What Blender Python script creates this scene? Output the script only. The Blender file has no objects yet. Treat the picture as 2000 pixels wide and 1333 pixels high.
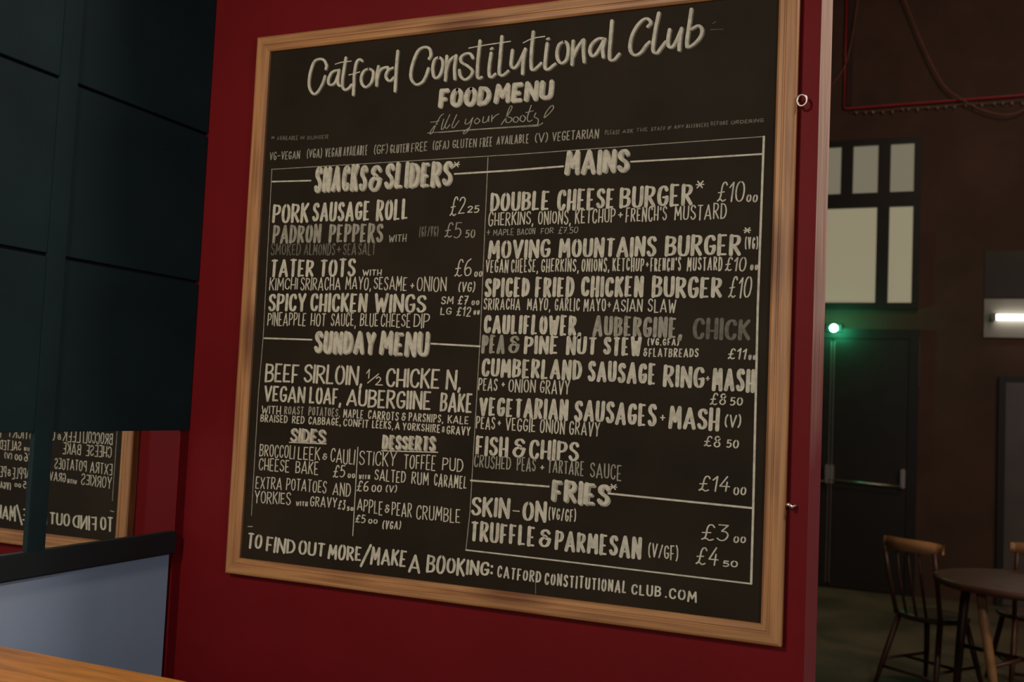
import bpy, bmesh, math, random
from mathutils import Vector, Matrix
random.seed(7)
S = bpy.context.scene
C = S.collection

# ------------------------------------------------------------------ camera, world, lights, exposure
cam_d = bpy.data.cameras.new('camera'); cam = bpy.data.objects.new('camera', cam_d); C.objects.link(cam)
cam_d.sensor_fit = 'HORIZONTAL'; cam_d.sensor_width = 36.0; cam_d.lens = 35.604
cam.matrix_world = Matrix(((0.91817419, -0.0172959, 0.39579921, 0.0),
                           (0.39368526, -0.07203847, -0.91641823, 0.0),
                           (0.04436304, 0.99725188, -0.05933472, 1.6),
                           (0, 0, 0, 1)))
cam_d.dof.use_dof = True; cam_d.dof.focus_distance = 2.05; cam_d.dof.aperture_fstop = 5.0
cam_d.clip_start = 0.02
S.camera = cam
w = bpy.data.worlds.new('world'); S.world = w; w.use_nodes = True
w.node_tree.nodes['Background'].inputs[0].default_value = (0.02, 0.02, 0.025, 1)
w.node_tree.nodes['Background'].inputs[1].default_value = 0.3
vs = S.view_settings
vs.view_transform = 'Standard'; vs.look = 'None'; vs.gamma = 1.0; vs.use_curve_mapping = False
vs.exposure = -0.25
S.cycles.use_denoising = True
S.cycles.max_bounces = 8

def area(name, loc, target, size, power, col):
    d = bpy.data.lights.new(name, 'AREA'); d.energy = power; d.color = col; d.shape = 'DISK'; d.size = size
    o = bpy.data.objects.new(name, d); C.objects.link(o); o.location = loc
    o.rotation_euler = (Vector(target) - Vector(loc)).to_track_quat('-Z', 'Y').to_euler()
    return o
area('bar_light', (-1.15, -0.7, 2.75), (-1.15, 1.9, 1.3), 0.30, 39, (1.0, 0.86, 0.70))
area('bar_light_low', (-1.2, -1.7, 1.9), (-1.1, 1.9, 1.2), 0.9, 17, (1.0, 0.86, 0.74))
area('left_wall_fill', (2.2, -0.6, 2.3), (-1.66, 1.2, 1.2), 0.8, 34, (0.84, 0.92, 1.0))  # added cool fill that evens out the left wall, no lamp known there
area('end_face_fill', (1.3, 2.3, 3.7), (-0.2, 2.0, 2.2), 0.25, 48, (1.0, 0.84, 0.74))  # added out of view to brighten the partition's end face
area('hall_fill', (1.3, 5.6, 5.6), (0.3, 8.6, 1.6), 1.2, 48, (1.0, 0.72, 0.55))  # unseen dim fill added to lift the dark hall
area('hall_side_fill', (3.4, 4.2, 3.2), (0.2, 6.4, 0.6), 0.4, 42, (1.0, 0.72, 0.48))  # added for warm highlights on the table and chairs, no lamp known

# ------------------------------------------------------------------ materials
def nt(name):
    m = bpy.data.materials.new(name); m.use_nodes = True
    t = m.node_tree; return m, t, t.nodes['Principled BSDF']
def mat(name, col, rough=0.6, metal=0.0, var=0.15, scale=8.0, bump=0.0, spec=0.5, stretch=None, bscale=None):
    m, t, b = nt(name); N = t.nodes; K = t.links
    b.inputs['Roughness'].default_value = rough; b.inputs['Metallic'].default_value = metal
    b.inputs['Specular IOR Level'].default_value = spec
    tc = N.new('ShaderNodeTexCoord'); mp = N.new('ShaderNodeMapping')
    if stretch: mp.inputs['Scale'].default_value = stretch
    K.new(tc.outputs['Object'], mp.inputs[0])
    n = N.new('ShaderNodeTexNoise'); n.inputs['Scale'].default_value = scale; n.inputs['Detail'].default_value = 5
    K.new(mp.outputs[0], n.inputs['Vector'])
    r = N.new('ShaderNodeValToRGB')
    r.color_ramp.elements[0].position = 0.3; r.color_ramp.elements[1].position = 0.7
    r.color_ramp.elements[0].color = [c * (1 - var) for c in col] + [1]
    r.color_ramp.elements[1].color = [min(1, c * (1 + var)) for c in col] + [1]
    K.new(n.outputs[0], r.inputs[0]); K.new(r.outputs[0], b.inputs['Base Color'])
    if bump:
        n2 = N.new('ShaderNodeTexNoise'); n2.inputs['Scale'].default_value = bscale or scale * 12
        K.new(mp.outputs[0], n2.inputs['Vector'])
        bp = N.new('ShaderNodeBump'); bp.inputs['Strength'].default_value = bump; bp.inputs['Distance'].default_value = 0.003
        K.new(n2.outputs[0], bp.inputs['Height']); K.new(bp.outputs[0], b.inputs['Normal'])
    return m
def emit(name, col, strength):
    m, t, b = nt(name)
    b.inputs['Base Color'].default_value = (col[0] * .1, col[1] * .1, col[2] * .1, 1); b.inputs['Emission Color'].default_value = (*col, 1)
    b.inputs['Emission Strength'].default_value = strength
    return m
def pine(name, light, dark):
    m, t, b = nt(name); N = t.nodes; K = t.links
    b.inputs['Roughness'].default_value = 0.5
    tc = N.new('ShaderNodeTexCoord'); mp = N.new('ShaderNodeMapping'); mp.inputs['Scale'].default_value = (2.2, 60, 60)
    K.new(tc.outputs['Object'], mp.inputs[0])
    n = N.new('ShaderNodeTexNoise'); n.inputs['Scale'].default_value = 1.6; n.inputs['Detail'].default_value = 4
    n.inputs['Distortion'].default_value = 0.6
    K.new(mp.outputs[0], n.inputs['Vector'])
    r = N.new('ShaderNodeValToRGB'); e = r.color_ramp.elements
    e[0].position = 0.33; e[0].color = (*dark, 1); e[1].position = 0.62; e[1].color = (*light, 1)
    K.new(n.outputs[0], r.inputs[0])
    mp2 = N.new('ShaderNodeMapping'); mp2.inputs['Scale'].default_value = (3.2, 20, 20)
    K.new(tc.outputs['Object'], mp2.inputs[0])
    v = N.new('ShaderNodeTexVoronoi'); v.inputs['Scale'].default_value = 1.0; K.new(mp2.outputs[0], v.inputs['Vector'])
    r2 = N.new('ShaderNodeValToRGB'); r2.color_ramp.elements[0].position = 0.12; r2.color_ramp.elements[1].position = 0.36
    r2.color_ramp.elements[0].color = (0.45, 0.34, 0.28, 1); r2.color_ramp.elements[1].color = (1, 1, 1, 1)
    K.new(v.outputs['Distance'], r2.inputs[0])
    mx = N.new('ShaderNodeMix'); mx.data_type = 'RGBA'; mx.blend_type = 'MULTIPLY'; mx.inputs[0].default_value = 1.0
    K.new(r.outputs[0], mx.inputs[6]); K.new(r2.outputs[0], mx.inputs[7]); K.new(mx.outputs[2], b.inputs['Base Color'])
    bp = N.new('ShaderNodeBump'); bp.inputs['Strength'].default_value = 0.25; bp.inputs['Distance'].default_value = 0.002
    K.new(n.outputs[0], bp.inputs['Height']); K.new(bp.outputs[0], b.inputs['Normal'])
    return m
def chalk(name, col, fade):
    m, t, b = nt(name); N = t.nodes; K = t.links
    b.inputs['Roughness'].default_value = 0.9; b.inputs['Specular IOR Level'].default_value = 0.15
    tc = N.new('ShaderNodeTexCoord')
    n = N.new('ShaderNodeTexNoise'); n.inputs['Scale'].default_value = 90; n.inputs['Detail'].default_value = 6
    K.new(tc.outputs['Object'], n.inputs['Vector'])
    r = N.new('ShaderNodeValToRGB'); e = r.color_ramp.elements
    e[0].position = 0.3; e[0].color = [c * (1 - fade) for c in col] + [1]; e[1].position = 0.6; e[1].color = [*col, 1]
    K.new(n.outputs[0], r.inputs[0]); K.new(r.outputs[0], b.inputs['Base Color'])
    return m
M = dict(
    red=mat('oxblood_red_paint', (0.130, 0.0042, 0.0065), 0.55, spec=0.12, var=0.12, scale=3, bump=0.12, bscale=60),
    edge=mat('edge_painted_sheen', (0.44, 0.30, 0.24), 0.4, var=0.45, scale=5, bump=0.1, stretch=(1, 9, .6)),
    teal=mat('dark_teal_paint', (0.0070, 0.0195, 0.022), 0.65, spec=0.15, var=0.18, scale=5, bump=0.06),
    teal_dark=mat('blackish_teal_paint', (0.0045, 0.011, 0.014), 0.55, var=0.2, scale=6),
    black=mat('joint_black', (0.003, 0.003, 0.003), 0.9, var=0.1),
    dado=mat('pale_blue_grey_paint', (0.27, 0.35, 0.47), 0.75, spec=0.2, var=0.06, scale=4, bump=0.08),
    orange=mat('orange_varnished_wood', (0.54, 0.22, 0.045), 0.4, var=0.3, scale=4, stretch=(1.5, 14, 14), bump=0.05),
    board=mat('blackboard_paint', (0.019, 0.0135, 0.0075), 0.7, var=0.3, scale=5, spec=0.12),
    frame=pine('knotty_pine', (0.44, 0.215, 0.078), (0.26, 0.11, 0.04)),
    chalk=chalk('chalk_paint_bright', (0.56, 0.53, 0.42), 0.3),
    chalk_mid=chalk('chalk_paint_faded', (0.33, 0.31, 0.245), 0.35),
    chalk_dim=chalk('chalk_paint_rubbed', (0.155, 0.145, 0.115), 0.45),
    steel=mat('polished_steel', (0.55, 0.5, 0.44), 0.38, metal=1.0, var=0.1, scale=20),
    backwall=mat('dark_brown_wall', (0.072, 0.034, 0.022), 0.75, var=0.25, scale=2.2),
    plainwall=mat('dim_maroon_wall', (0.05, 0.022, 0.018), 0.8, var=0.2, scale=2),
    floor=mat('worn_concrete', (0.115, 0.085, 0.05), 0.65, var=0.55, scale=1.6, bump=0.2),
    ceiling=mat('dark_ceiling', (0.05, 0.035, 0.028), 0.9),
    doorp=mat('dark_door_paint', (0.017, 0.014, 0.010), 0.4, var=0.2),
    doorframe=mat('near_black_frame', (0.007, 0.006, 0.005), 0.5, var=0.2),
    grey=mat('dull_grey_panel', (0.10, 0.085, 0.08), 0.35, var=0.2, scale=3),
    backplate=mat('white_enamel', (0.26, 0.25, 0.225), 0.5, var=0.05),
    redcable=mat('red_cable', (0.55, 0.035, 0.05), 0.4),
    darkcable=mat('brown_cable', (0.27, 0.10, 0.07), 0.5),
    chair=mat('dark_stained_beech', (0.065, 0.026, 0.013), 0.4, var=0.3, stretch=(8, 8, 1)),
    chairtop=mat('light_beech', (0.36, 0.19, 0.08), 0.35, var=0.5, scale=5),
    table=mat('brown_table_top', (0.075, 0.034, 0.02), 0.4, var=0.3),
)
em = M['edge']; N = em.node_tree.nodes; K = em.node_tree.links     # red paint below, pale sheen painted into the colour higher up
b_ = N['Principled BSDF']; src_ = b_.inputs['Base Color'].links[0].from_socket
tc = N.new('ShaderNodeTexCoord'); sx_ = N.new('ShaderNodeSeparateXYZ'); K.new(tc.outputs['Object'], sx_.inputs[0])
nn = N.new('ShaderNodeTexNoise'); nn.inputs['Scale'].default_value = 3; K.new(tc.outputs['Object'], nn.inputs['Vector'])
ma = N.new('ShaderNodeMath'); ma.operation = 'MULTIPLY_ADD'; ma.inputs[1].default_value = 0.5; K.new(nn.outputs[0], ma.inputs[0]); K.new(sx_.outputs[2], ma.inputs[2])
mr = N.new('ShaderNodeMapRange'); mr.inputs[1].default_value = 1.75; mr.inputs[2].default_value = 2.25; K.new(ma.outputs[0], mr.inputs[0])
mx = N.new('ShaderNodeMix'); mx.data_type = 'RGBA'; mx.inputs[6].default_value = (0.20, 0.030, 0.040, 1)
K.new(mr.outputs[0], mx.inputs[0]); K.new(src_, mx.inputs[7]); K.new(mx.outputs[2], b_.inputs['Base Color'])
m, t, b = nt('mirror_glass'); b.inputs['Metallic'].default_value = 1; b.inputs['Roughness'].default_value = 0.015
b.inputs['Base Color'].default_value = (0.86, 0.88, 0.87, 1); M['mirror'] = m
M['pane'] = emit('frosted_lit_glass', (0.40, 0.345, 0.225), 0.74)
M['pane_dim'] = emit('frosted_lit_glass_dim', (0.40, 0.35, 0.24), 0.48)
M['green'] = emit('green_lamp', (0.25, 1.0, 0.55), 40)
M['tube'] = emit('fluorescent_tube', (1.0, 0.93, 0.80), 9)
M['bulb'] = mat('clear_bulb', (0.30, 0.28, 0.22), 0.15, var=0.1)

# ------------------------------------------------------------------ helpers
def obj(name, verts, faces, m, parent=None, smooth=False):
    me = bpy.data.meshes.new(name); me.from_pydata(verts, [], faces); me.update()
    if m: me.materials.append(M[m])
    if smooth:
        for p in me.polygons: p.use_smooth = True
    o = bpy.data.objects.new(name, me); C.objects.link(o)
    if parent: o.parent = parent
    return o
def box(name, x0, x1, y0, y1, z0, z1, m, parent=None, bevel=0.0):
    """box whose own origin sits at the middle of its base"""
    cx, cy, cz = (x0 + x1) / 2, (y0 + y1) / 2, z0
    bm = bmesh.new(); bmesh.ops.create_cube(bm, size=1)
    for v in bm.verts: v.co = Vector((v.co.x * (x1 - x0), v.co.y * (y1 - y0), (v.co.z + .5) * (z1 - z0)))
    if bevel: bmesh.ops.bevel(bm, geom=bm.edges[:], offset=bevel, segments=2, affect='EDGES')
    me = bpy.data.meshes.new(name); bm.to_mesh(me); bm.free(); me.materials.append(M[m])
    o = bpy.data.objects.new(name, me); C.objects.link(o)
    o.location = (cx, cy, cz)
    if parent:
        o.parent = parent; o.location = Vector((cx, cy, cz)) - parent.location
    return o
def tube(name, pts, rad, m, parent=None, seg=8, closed=False, off=Vector((0, 0, 0))):
    pts = [Vector(p) for p in pts]; rads = rad if isinstance(rad, (list, tuple)) else [rad] * len(pts)
    V, F = [], []; n = len(pts); up = Vector((0.13, 0.21, 1)).normalized()
    for i, p in enumerate(pts):
        a = pts[(i - 1) % n] if (i or closed) else p; c = pts[(i + 1) % n] if (i < n - 1 or closed) else p
        d = (c - a).normalized()
        s = d.cross(up)
        if s.length < 1e-3: s = d.cross(Vector((1, 0, 0)))
        s.normalize(); q = s.cross(d)
        for k in range(seg):
            an = 2 * math.pi * k / seg
            V.append(p + (s * math.cos(an) + q * math.sin(an)) * rads[i])
    for i in range(n if closed else n - 1):
        for k in range(seg):
            a = i * seg + k; b_ = i * seg + (k + 1) % seg; j = ((i + 1) % n) * seg
            F.append((a, b_, j + (k + 1) % seg, j + k))
    if not closed: F.append(tuple(range(seg))[::-1]); F.append(tuple(range((n - 1) * seg, n * seg)))
    return obj(name, V, F, m, parent, smooth=True)
def empty(name, loc=(0, 0, 0), rz=0.0):
    o = bpy.data.objects.new(name, None); C.objects.link(o); o.location = loc; o.rotation_euler.z = rz; return o
def tag(o, label, cat, group=None):
    o['label'] = label; o['category'] = cat
    if group: o['group'] = group
    return o
def struct(o, label=None):
    o['kind'] = 'structure'
    if label: o['label'] = label
    return o
def catmull(P, sub=6, closed=False):
    if len(P) < 3: return [Vector(p) for p in P]
    P = [Vector(p) for p in P]
    closed = closed or (P[0] - P[-1]).length < 1e-6
    Q = ([P[-2]] + P + [P[1]]) if closed else ([P[0] * 2 - P[1]] + P + [P[-1] * 2 - P[-2]])
    out = []
    for i in range(1, len(Q) - 2):
        a, b_, c, d = Q[i - 1], Q[i], Q[i + 1], Q[i + 2]
        for k in range(sub):
            u = k / sub
            out.append(0.5 * ((2 * b_) + (c - a) * u + (2 * a - 5 * b_ + 4 * c - d) * u * u + (3 * b_ - a - 3 * c + d) * u ** 3))
    out.append(P[-1]); return out

# ------------------------------------------------------------------ shell
YW = 1.925                                     # face of the red wall
XL = -1.66                                     # face of the left wall
XE = -0.2298                                   # right end of the red wall
BACK = 10.0
struct(box('floor', -4.2, 4.2, -3.2, 10.3, -0.1, 0, 'floor'), 'dim mottled concrete floor')
struct(box('ceiling', -4.2, 4.2, -3.2, 10.3, 6.0, 6.1, 'ceiling'))
struct(box('wall_front', -4.2, XE, YW, YW + 0.185, 0, 6.0, 'red'), 'oxblood red partition wall that carries the chalkboard')
struct(box('trim_1', XE, XE + 0.0006, YW + 0.001, YW + 0.184, 0, 6.0, 'edge'), 'end face of the red partition wall with pale sheen painted in above')
struct(box('wall_left', XL - 0.22, XL - 0.012, -3.0, YW, 0, 6.0, 'red'))
struct(box('wall_far_left', -4.2, -4.0, YW + 0.185, BACK, 0, 6.0, 'plainwall'))
struct(box('wall_right', 4.0, 4.2, -3.0, BACK, 0, 6.0, 'plainwall'))
struct(box('wall_rear', XL - 0.22, 4.2, -3.2, -3.0, 0, 6.0, 'plainwall'))
struct(box('wall_back', -4.2, 4.2, BACK, BACK + 0.2, 0, 6.0, 'backwall'), 'dark brown far wall of the hall')

# ------------------------------------------------------------------ left wall: dado, mirror strip, teal panelling
dado = struct(box('trim_2', XL - 0.012, XL, -1.0, 1.885, 0.0, 1.2105, 'dado'), 'pale blue-grey painted lower wall panel')
struct(box('trim_3', XL - 0.012, XL + 0.002, 1.8955, YW, 0.0, 1.50, 'red'), 'narrow dark red strip in the wall corner')
pan = empty('mirrored_wall_panelling', (XL, 1.0, 1.2105))
tag(pan, 'dark teal boarded wall panelling with a mirror strip low down beside red wall', 'wall panelling')
zrows = [1.497, 1.851, 2.211, 2.571, 2.93, 3.29]
ycols = [(-0.17, 0.23), (0.27, 0.645), (0.69, 1.046), (1.09, 1.476), (1.52, YW - 0.002)]
box('backing_board', XL - 0.012, XL - 0.008, -0.2, YW - 0.001, 1.5, 3.29, 'black', pan)
for (y0, y1) in ycols:
    for i in range(len(zrows) - 1):
        box('panel_board', XL - 0.008, XL + 0.004, y0 - 0.002, y1, zrows[i] + (0.0035 if i else 0), zrows[i + 1] - 0.0035, 'teal', pan, 0.0012)
    box('mirror_pane', XL - 0.010, XL, y0 - 0.01, min(y1 + 0.01, 1.896), 1.255, 1.50, 'mirror', pan)
for y0, y1 in [(0.23, 0.27), (0.645, 0.69), (1.046, 1.09), (1.476, 1.52)]:
    box('upright', XL - 0.007, XL + 0.0075, y0, y1, 1.25, 3.29, 'teal', pan, 0.0015)
box('sill_rail', XL - 0.012, XL + 0.012, -0.2, 1.8955, 1.2105, 1.262, 'teal_dark', pan, 0.003)
for o in pan.children:
    if o.name.startswith('mirror_pane'): o['label'] = 'mirror pane reflecting the chalkboard'
    if o.name.startswith('sill_rail'): o['label'] = 'blackish sill rail under the mirror strip'

# ------------------------------------------------------------------ orange high table, lower left corner
tb = empty('high_table', (-1.22, 1.0, 0.0))
tag(tb, 'orange varnished wooden high table in the lower left corner', 'table')
def rrect(x0, x1, y0, y1, r, n=10):
    P = []
    for cx, cy, a0 in ((x1 - r, y1 - r, 0), (x0 + .03, y1 - .03, 90), (x0 + .03, y0 + .03, 180), (x1 - r, y0 + r, 270)):
        rr = r if cx > (x0 + x1) / 2 else .03
        for k in range(n + 1):
            a = math.radians(a0 + 90 * k / n); P.append((cx + rr * math.cos(a), cy + rr * math.sin(a)))
    return P
P = rrect(-1.655, -0.86, 0.70, 1.402, 0.34, 14)
n = len(P)
V = [(x + 1.22, y - 1.0, z) for z in (1.068, 1.0985, 1.1) for (x, y) in ([(px, py) for px, py in P] if z < 1.1 else [(px * .997 - 0.0037, py * .997 + .0033) for px, py in P])]
F = [tuple(range(n))[::-1], tuple(range(2 * n, 3 * n))]
for r_ in range(2):
    for i in range(n): F.append((r_ * n + i, r_ * n + (i + 1) % n, (r_ + 1) * n + (i + 1) % n, (r_ + 1) * n + i))
obj('table_top', V, F, 'orange', tb)
for x, y in ((-1.56, 0.86), (-1.56, 1.30), (-1.06, 0.92), (-1.06, 1.24)):
    box('leg', x - .025, x + .025, y - .025, y + .025, 0, 1.069, 'chair', tb, .004)
box('apron', -1.54, -1.08, 1.225, 1.245, 0.98, 1.0685, 'chair', tb)
box('apron', -1.54, -1.08, 0.91, 0.93, 0.98, 1.0685, 'chair', tb)

# ------------------------------------------------------------------ chalkboard
BX, BZ, BW, BH = -1.511, 1.179, 1.243, 1.2515
cb = empty('chalkboard', (BX, YW, BZ))
tag(cb, 'large square chalkboard menu in a pine frame hung on the red wall', 'chalkboard')
def bloc(u, y, v): return (u, y - YW, v)
o = box('board_panel', BX + 0.01, BX + BW - 0.01, 1.9105, YW - 0.001, BZ + 0.01, BZ + BH - 0.01, 'board', cb)
PROF = [(0, 0.0245), (0, 0.004), (0.002, 0.0015), (0.006, 0.0), (0.021, 0.0), (0.0225, 0.0022), (0.0245, 0.0022), (0.026, 0.0008), (0.033, 0.0015), (0.037, 0.005), (0.037, 0.016), (0.037, 0.0245)]
def rail(length, mtx):
    V = []; k = len(PROF)
    for (w_, d) in PROF: V.append((w_, d, w_))
    V = []
    nseg = 1
    for (w_, d) in PROF: V.append((w_, YW - 0.025 + d - YW, w_))
    for (w_, d) in PROF: V.append((length - w_, YW - 0.025 + d - YW, w_))
    F = [tuple(range(k)), tuple(range(k, 2 * k))[::-1]]
    for i in range(k): F.append((i, k + i, k + (i + 1) % k, (i + 1) % k))
    o = obj('frame_rail', V, F, 'frame', cb); o.matrix_basis = mtx
    return o
R = Matrix.Rotation
rail(BW, Matrix.Translation((0, 0, 0)))
rail(BW, Matrix.Translation((BW, 0, BH)) @ R(math.pi, 4, 'Y'))
rail(BH, Matrix.Translation((BW, 0, 0)) @ R(-math.pi / 2, 4, 'Y'))
rail(BH, Matrix.Translation((0, 0, BH)) @ R(math.pi / 2, 4, 'Y'))
# hanging ring and screw on the right side
ring = [(BW + 0.010 + 0.0085 * math.cos(a), -0.020, 1.003 + 0.0105 * math.sin(a)) for a in [2 * math.pi * k / 20 for k in range(20)]]
o = tube('hanging_ring', ring, 0.0022, 'steel', cb, closed=True); o['label'] = 'small steel hanging ring at the upper right edge'
o = tube('hanging_eye', [(BW - 0.002, -0.015, 0.253), (BW + 0.006, -0.017, 0.256), (BW + 0.011, -0.017, 0.251), (BW + 0.016, -0.008, 0.253), (BW + 0.017, -0.001, 0.253)], [0.0022, 0.0035, 0.0035, 0.0028, 0.0028], 'steel', cb)
o['label'] = 'small steel screw eye at the lower right edge'

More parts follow.
